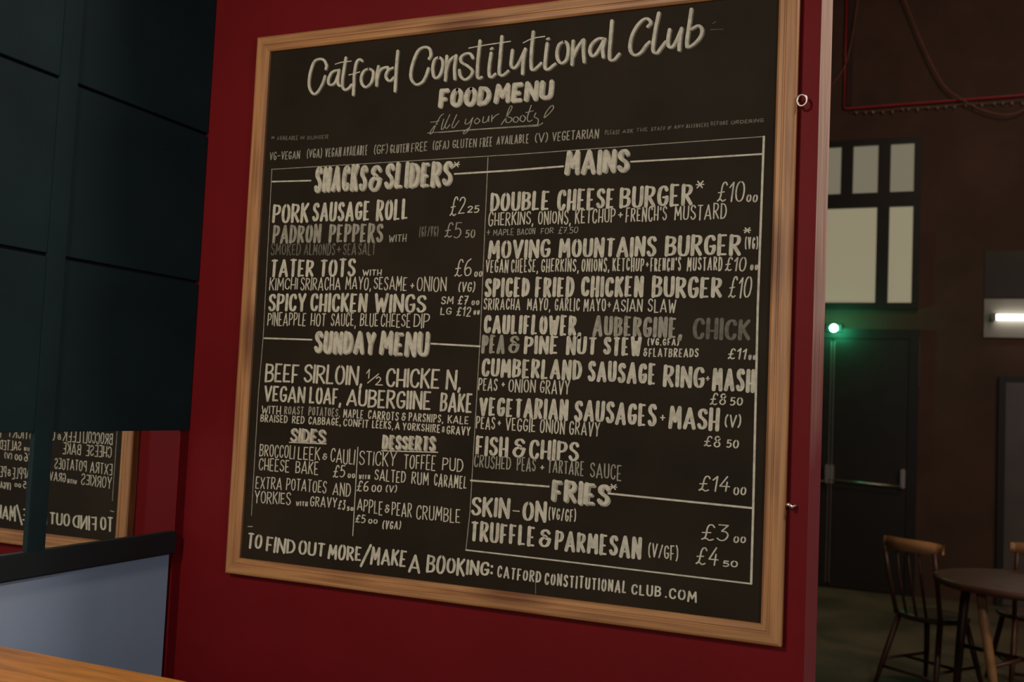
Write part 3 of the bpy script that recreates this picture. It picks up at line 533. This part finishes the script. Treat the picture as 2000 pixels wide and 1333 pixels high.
def word(V, F, w_, grow=0.0, dx=0.0, dy=0.0, yb=0.0):
    tx, st, uL, bL, tL, uR, bR, tR = w_
    wv, wh, sl, jit = STY[st[0]]; wv = wv / 1000 + grow; wh = wh / 1000 + grow
    u0, b0, t0, u1, b1, t1 = [v / 10000 for v in (uL, bL, tL, uR, bR, tR)]
    rnd = random.Random(tx + str(uL))
    ins = (u1 - u0) * (.02 if len(tx) > 1 else 0); u0 += ins; u1 -= ins; W_ = u1 - u0; ws = [GL[c][0] for c in tx]; gap = wv * (0.28 if st[0] in 'BHXFhM' else 0.75)
    if st[0] in 'TPmktw': gap = max(gap, W_ / len(tx) * .17)
    tot = W_ - len(tx) * wv - (len(tx) - 1) * gap
    if tot < W_ * .35:
        k = W_ * .35; f_ = (W_ - k) / (len(tx) * wv + (len(tx) - 1) * gap); tot = k
    else: f_ = 1.0
    sx = tot / max(sum(ws), .25)
    x = u0
    for i, c in enumerate(tx):
        gw, ss = GL[c]; fl = f_
        cw = gw * sx + wv * fl
        tt = (x - u0) / W_ if W_ > 0 else 0; zb = b0 + (b1 - b0) * tt; zt = t0 + (t1 - t0) * tt
        j1 = rnd.uniform(-jit, jit) * (zt - zb); j2 = rnd.uniform(-jit, jit) * (zt - zb); js = rnd.uniform(-jit, jit)
        zb2, zt2 = zb + j1 + wh * .5, zt + j2 - wh * .5; h = zt2 - zb2
        for si, s in enumerate(ss.split(';')):
            cu = s[0] == 'c'; pts = [tuple(map(float, p.split(','))) for p in s.lstrip('c').split()]
            if c in '.:': pts = [(0, pts[0][1]), (0, pts[0][1] + .001)]
            Q = [(x + wv * fl * .5 + px * sx + (sl + js) * (py - .5) * h * .6 + dx, zb2 + py * h + dy) for px, py in pts]
            if cu: Q = [(q.x, q.y) for q in catmull([Vector(q) for q in Q], 4)]
            nib(V, F, Q, wv * (1 if f_ == 1 else max(f_, .72)), wh, YT - yb - (i % 5) * 6e-6 - si * 2e-6)
        x += cw + gap * fl
SUF = {'': 'chalk', 'd': 'chalk_mid', 'D': 'chalk_dim'}
for line in MENU:
    groups = {}
    for w_ in line: groups.setdefault(w_[1][1:], []).append(w_)
    for suf, ws in groups.items():
        for w_ in ws:
            V, F = [], []
            word(V, F, w_, yb=0.00012)
            obj('menu_lettering', V, F, SUF[suf], cb)
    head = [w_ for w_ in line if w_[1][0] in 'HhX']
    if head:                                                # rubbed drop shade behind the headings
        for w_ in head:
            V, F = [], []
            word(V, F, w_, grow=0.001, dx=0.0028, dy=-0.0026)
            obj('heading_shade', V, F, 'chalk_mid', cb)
for st, strokes in BRUSH:
    V, F = [], []
    wv, wh, tn = (.0070, .0044, .0030) if st == 'S' else (.0024, .0016, .0016)
    for i, (flat, pts) in enumerate(strokes):
        q = catmull([Vector((a / 10000, b_ / 10000)) for a, b_ in pts], 6)
        nib(V, F, [(a.x, a.y) for a in q], tn if flat else wv, tn * .8 if flat else wh, YT - 0.0001 - i * 4e-6)
    obj('brush_lettering', V, F, 'chalk' if st == 'S' else 'chalk_mid', cb)
# a fainter dry-brush shade along the club name
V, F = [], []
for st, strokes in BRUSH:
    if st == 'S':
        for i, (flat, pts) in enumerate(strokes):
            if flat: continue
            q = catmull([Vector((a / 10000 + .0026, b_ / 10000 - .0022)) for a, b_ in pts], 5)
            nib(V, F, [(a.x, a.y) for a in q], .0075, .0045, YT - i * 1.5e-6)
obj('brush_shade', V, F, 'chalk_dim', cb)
for i, (k, pts, wd, lev) in enumerate(RULES):
    V, F = [], []
    nib(V, F, [(a / 10000, b_ / 10000) for a, b_ in pts], wd / 1000, wd / 1000, YT - 0.00008 - i * 2e-6)
    obj('ruled_line', V, F, {'n': 'chalk', 'd': 'chalk_mid', 'D': 'chalk_dim'}[lev], cb)

# ------------------------------------------------------------------ far wall of the hall
def sc(x, z, y=BACK):                                        # values taken at 10.45 m moved on to the wall's real distance
    k = y / 10.45; return x * k, 1.6 + (z - 1.6) * k
YB = BACK
# window above the doors
wn = struct(empty('window_1', (-0.85, YB, 2.6)), 'dark-framed fanlight window with frosted lit panes above the double doors')
xr = sc(-0.336, 0)[0]; xm0, xm1 = sc(-0.665, 0)[0], sc(-0.55, 0)[0]; xa0, xa1 = sc(-1.012, 0)[0], sc(-0.898, 0)[0]
zb, z1 = sc(0, 2.715)[1], sc(0, 3.655)[1]; z2, zt = sc(0, 3.80)[1], sc(0, 4.275)[1]
xc = xa0 * .5 + xa1 * .5                                     # centre of the double doors
def mir(x): return 2 * xc - x
xl = mir(xr)
FD = 0.05
box('window_frame', xr, xr + .06, YB - FD, YB, zb - .06, zt + .06, 'doorframe', wn)
box('window_frame', xl - .06, xl, YB - FD, YB, zb - .06, zt + .06, 'doorframe', wn)
box('window_frame', xl, xr, YB - FD, YB, zt, zt + .06, 'doorframe', wn)
box('window_frame', xl, xr, YB - FD, YB, zb - .06, zb, 'doorframe', wn)
box('transom', xl, xr, YB - FD, YB, z1, z2, 'doorframe', wn)
for a, b_ in ((xm0, xm1), (mir(xm1), mir(xm0))):
    box('mullion', a, b_, YB - FD, YB, zb, z1, 'doorframe', wn); box('mullion', a, b_, YB - FD, YB, z2, zt, 'doorframe', wn)
box('mullion', xa0, xa1, YB - FD, YB, z2, zt, 'doorframe', wn)
for a, b_, c, d, mt in ((xm1, xr, zb, z1, 'pane'), (mir(xm0), xm0, zb, z1, 'pane'), (xl, mir(xm1), zb, z1, 'pane'),
                        (xm1, xr, z2, zt, 'pane_dim'), (xa1, xm0, z2, zt, 'pane_dim'), (mir(xm0), xa0, z2, zt, 'pane_dim'), (xl, mir(xm1), z2, zt, 'pane_dim')):
    box('pane', a, b_, YB - .02, YB - .012, c, d, mt, wn)
# double doors
dz = sc(0, 2.362)[1]; dr = sc(-0.345, 0)[0]; dc = sc(-1.045, 0)[0]
d1 = struct(empty('door_1', (dc, YB, 0)), 'dark double doors with push bars under the fanlight')
box('door_frame', dr, dr + .085, YB - .05, YB, 0, dz + .09, 'doorframe', d1)
box('door_frame', 2 * dc - dr - .085, 2 * dc - dr, YB - .05, YB, 0, dz + .09, 'doorframe', d1)
box('door_frame', 2 * dc - dr, dr, YB - .05, YB, dz, dz + .09, 'doorframe', d1)
for sgn in (1, -1):
    x0, x1 = (dc + .006, dr - .004) if sgn == 1 else (2 * dc - dr + .004, dc - .006)
    lf = box('door_leaf', x0, x1, YB - .04, YB - .002, 0.008, dz - .004, 'doorp', d1, .003)
    box('edge_strip', dc + (.010 if sgn == 1 else -.016), dc + (.016 if sgn == 1 else -.010), YB - .044, YB - .039, 0.05, dz - .03, 'steel', d1)
    xa, xb = (dc + .02, dr - .03) if sgn == 1 else (2 * dc - dr + .03, dc - .02)
    tube('push_bar', [(xa - dc - .03 * (sgn == 1), -.11, sc(0, .975)[1]), (xb - dc, -.11, sc(0, .955)[1])], .011, 'steel', d1)
    for xx in (xa, xb):
        box('bar_bracket', xx - .02, xx + .02, YB - .12, YB - .04, sc(0, .96)[1] - .02, sc(0, 1.12)[1], 'steel', d1, .008)
box('jamb_edge', dr + .085, dr + .092, YB - .03, YB - .002, 1.9, dz + .02, 'grey', d1)
# second door, cut by the frame edge
d2 = struct(empty('door_2', (0.75, YB, 0)), 'grey door in a black frame at the right edge of the view')
a = sc(.436, 0)[0]; zt2 = sc(0, 2.035)[1]
box('door_frame', a, a + .055, YB - .05, YB, 0, zt2, 'doorframe', d2); box('door_frame', a + .80, a + .855, YB - .05, YB, 0, zt2, 'doorframe', d2)
box('door_frame', a + .055, a + .80, YB - .05, YB, zt2 - .045, zt2, 'doorframe', d2)
box('door_leaf', a + .056, a + .799, YB - .035, YB - .002, 0.01, zt2 - .047, 'grey', d2, .003)
tube('door_handle', [(.30, -.05, .98), (.30, -.09, .98), (.20, -.09, .98)], .01, 'steel', d2)
# green exit lamp
ex = sc(-1.038, 0)[0]; ez = sc(0, 2.458)[1]
el = empty('exit_lamp', (ex, YB, ez)); tag(el, 'small glowing green lamp above the dark double doors', 'lamp')
box('lamp_housing', ex - .07, ex + .07, YB - .075, YB - .051, ez - .035, ez + .035, 'doorframe', el, .004)
bm = bmesh.new(); bmesh.ops.create_icosphere(bm, subdivisions=3, radius=.036)
for v in bm.verts: v.co.y = v.co.y * .6 - .085
me = bpy.data.meshes.new('lamp_lens'); bm.to_mesh(me); bm.free(); me.materials.append(M['green'])
o = bpy.data.objects.new('lamp_lens', me); C.objects.link(o); o.parent = el; o['label'] = 'glowing green lens'
ld = bpy.data.lights.new('exit_lamp_light', 'POINT'); ld.energy = 6.5; ld.color = (0.05, 1.0, 0.42); ld.shadow_soft_size = .03
lo = bpy.data.objects.new('exit_lamp_light', ld); C.objects.link(lo); lo.location = (ex + .03, YB - .30, ez)
# fluorescent wall light
lx0, lz0 = sc(.300, 2.393); lz1 = sc(0, 2.757)[1]; lz2 = sc(0, 3.21)[1]
wl = empty('wall_light', (lx0 + .45, YB, lz0)); tag(wl, 'white fluorescent tube light on an enamel back panel by the grey door', 'wall light')
box('back_panel', lx0, lx0 + .9, YB - .02, YB - .001, lz0, lz1, 'backplate', wl, .002)
box('top_panel', lx0, lx0 + .9, YB - .012, YB - .001, lz1 + .004, lz2, 'doorp', wl, .002)
tz = sc(0, 2.58)[1]
tube('lamp_tube', [(.10 - .45 + k * .1, -.055, tz - lz0) for k in range(8)], .024, 'tube', wl, seg=12)
for xx in (lx0 + .075, lx0 + .825):
    box('tube_holder', xx - .018, xx + .018, YB - .115, YB - .019, tz - .03, tz + .03, 'backplate', wl, .004)
# red rail, string of small bulbs, drooping cables
rx, rz_ = sc(-1.0, 4.68)
rc = empty('red_ceiling_rail', (rx, YB, rz_)); tag(rc, 'thin red painted rail running high along the dark far wall', 'rail')
tube('level_rail', [(0, -.03, 0), (.02, -.03, -.015), (2.0, -.03, .0), (4.6, -.03, .0)], .009, 'redcable', rc)
tube('upright_rail', [(0, -.03, 1.55), (0, -.03, .6), (0, -.03, 0)], .007, 'redcable', rc)
sl = empty('string_lights', (rx, YB, rz_)); tag(sl, 'string of tiny unlit bulbs under the thin red rail', 'string lights')
tube('wire', [(.05 + k * .25, -.035, -.05 - .008 * (k % 2)) for k in range(18)], .004, 'darkcable', sl)
bm = bmesh.new(); bmesh.ops.create_icosphere(bm, subdivisions=1, radius=.011)
for v in bm.verts: v.co.z *= 1.6
me = bpy.data.meshes.new('bulb'); bm.to_mesh(me); bm.free(); me.materials.append(M['bulb'])
for k in range(44):
    o = bpy.data.objects.new('bulb', me); C.objects.link(o); o.parent = sl
    o.location = (.12 + k * .078 + random.uniform(-.015, .015), -.035, -.058 - random.uniform(0, .02)); o.rotation_euler = (random.uniform(-.6, .6), random.uniform(-.8, .8), 0)
pts = [sc(*p) for p in ((-.62, 6.2), (-.465, 5.728), (-.148, 4.927), (.084, 4.656), (.397, 4.494), (.62, 4.53), (.9, 4.75), (1.3, 5.4))]
o = tube('hanging_cable', [(p.x, YB - .08, p.y) for p in catmull([Vector(p) for p in pts], 5)], .006, 'darkcable')
tag(o, 'long brown cable drooping in a loop below the red rail', 'cable')
pts = [sc(*p) for p in ((-.84, 6.2), (-.93, 5.45), (-1.0, 5.1), (-1.13, 4.9))]
o = tube('hanging_cable', [(p.x, YB - .05, p.y) for p in catmull([Vector(p) for p in pts], 5)], .005, 'darkcable')
tag(o, 'short brown cable slanting down above the fanlight window', 'cable')
st_ = struct(box('trim_4', sc(-.985, 0)[0], sc(-.93, 0)[0], YB - .02, YB, rz_ + .02, 6.0, 'plainwall'))

# ------------------------------------------------------------------ chairs and round table in the hall
def bentwood_chair(loc, rz, label, seed=0):
    t_ = empty('wooden_chair', loc, rz); tag(t_, label, 'chair')
    n = 20                                                   # local: back at y=-.19, seat faces +y
    V, F = [], []
    def ringz(r, z): return [(r * math.cos(2 * math.pi * k / n), r * .96 * math.sin(2 * math.pi * k / n) + .0, z) for k in range(n)]
    for r, z in ((.19, .425), (.203, .435), (.205, .448), (.19, .456), (.12, .450)): V += ringz(r, z)
    for i in range(4):
        for k in range(n): F.append((i * n + k, i * n + (k + 1) % n, (i + 1) * n + (k + 1) % n, (i + 1) * n + k))
    F += [tuple(range(n))[::-1], tuple(range(4 * n, 5 * n))]
    obj('seat', V, F, 'chair', t_, True)
    for sx in (-1, 1):
        tube('leg', [(sx * .13, .12, .43), (sx * .165, .17, .2), (sx * .20, .21, 0)], [.017, .017, .012], 'chair', t_)
        tube('leg', [(sx * .14, -.13, .43), (sx * .175, -.20, .2), (sx * .205, -.26, 0)], [.017, .017, .012], 'chair', t_)
        tube('back_post', [(sx * .15, -.14, .44), (sx * .165, -.20, .68), (sx * .17, -.235, .84)], [.014, .013, .012], 'chair', t_)
        tube('stretcher', [(sx * .178, .185, .17), (sx * .182, -.215, .17)], .009, 'chair', t_)
    tube('stretcher', [(-.18, -.02, .17), (.18, -.02, .17)], .009, 'chair', t_)
    tube('stretcher', [(-.185, -.222, .13), (.185, -.222, .13)], .009, 'chair', t_)
    for x in (-.075, 0, .075):
        tube('back_spindle', [(x * .9, -.155, .445), (x, -.215, .66), (x, -.245, .84)], [.008, .009, .007], 'chair', t_)
    V, F = [], []; k = 12                                    # curved top rail
    for i in range(k + 1):
        u = -1 + 2 * i / k; x = .20 * u; y = -.255 + .055 * u * u; h = .038 * (1 - .25 * u ** 4)
        V += [(x, y - .010, .865 - h), (x, y + .010, .865 - h), (x, y + .012, .865 + h * .9), (x, y - .004, .865 + h)]
    for i in range(k):
        for j in range(4): F.append((i * 4 + j, i * 4 + (j + 1) % 4, i * 4 + 4 + (j + 1) % 4, i * 4 + 4 + j))
    F += [(0, 1, 2, 3), (4 * k + 3, 4 * k + 2, 4 * k + 1, 4 * k)]
    o = obj('top_rail', V, F, 'chairtop', t_, True); o['label'] = 'lighter wooden top rail'  # lighter beech than the rest of the chair
    return t_
bentwood_chair((-0.055, 6.60, 0), -0.62, 'dark wooden chair with lighter top rail left of the round table')
bentwood_chair((0.50, 7.02, 0), math.pi + .25 + math.pi, 'dark wooden chair behind the round table at the right edge')
rt = empty('round_table', (0.40, 6.18, 0)); tag(rt, 'round brown pub table with slanting legs at lower right', 'table')
n = 40; V, F = [], []
for r, z in ((.44, .715), (.455, .72), (.46, .735), (.455, .75), (.43, .753)): V += [(r * math.cos(2 * math.pi * k / n), r * math.sin(2 * math.pi * k / n), z) for k in range(n)]
for i in range(4):
    for k in range(n): F.append((i * n + k, i * n + (k + 1) % n, (i + 1) * n + (k + 1) % n, (i + 1) * n + k))
F += [tuple(range(n))[::-1], tuple(range(4 * n, 5 * n))]
obj('table_top', V, F, 'table', rt, True)
for k in range(4):
    a = math.radians(51 + 90 * k); c, s = math.cos(a), math.sin(a); a += .33; c2, s2 = math.cos(a), math.sin(a)
    o = tube('leg', [(c * .355, s * .355, .716), (c * .8 * .36 + c2 * .2 * .36, s * .8 * .36 + s2 * .2 * .36, .58), (c * .45 * .36 + c2 * .55 * .36, s * .45 * .36 + s2 * .55 * .36, .34), (c2 * .355, s2 * .355, 0)], [.026, .027, .024, .018], 'chairtop' if k == 2 else 'chair', rt)  # one leg takes the lighter beech, warm light put into its colour
    if k == 2: o['label'] = 'wooden leg with warm light painted in'
tube('brace', [(.345 * math.cos(math.radians(60)), .345 * math.sin(math.radians(60)), .34), (-.345 * math.cos(math.radians(60)), -.345 * math.sin(math.radians(60)), .34)], .012, 'chair', rt)
tube('brace', [(.345 * math.cos(math.radians(150)), .345 * math.sin(math.radians(150)), .34), (-.345 * math.cos(math.radians(150)), -.345 * math.sin(math.radians(150)), .34)], .012, 'chair', rt)
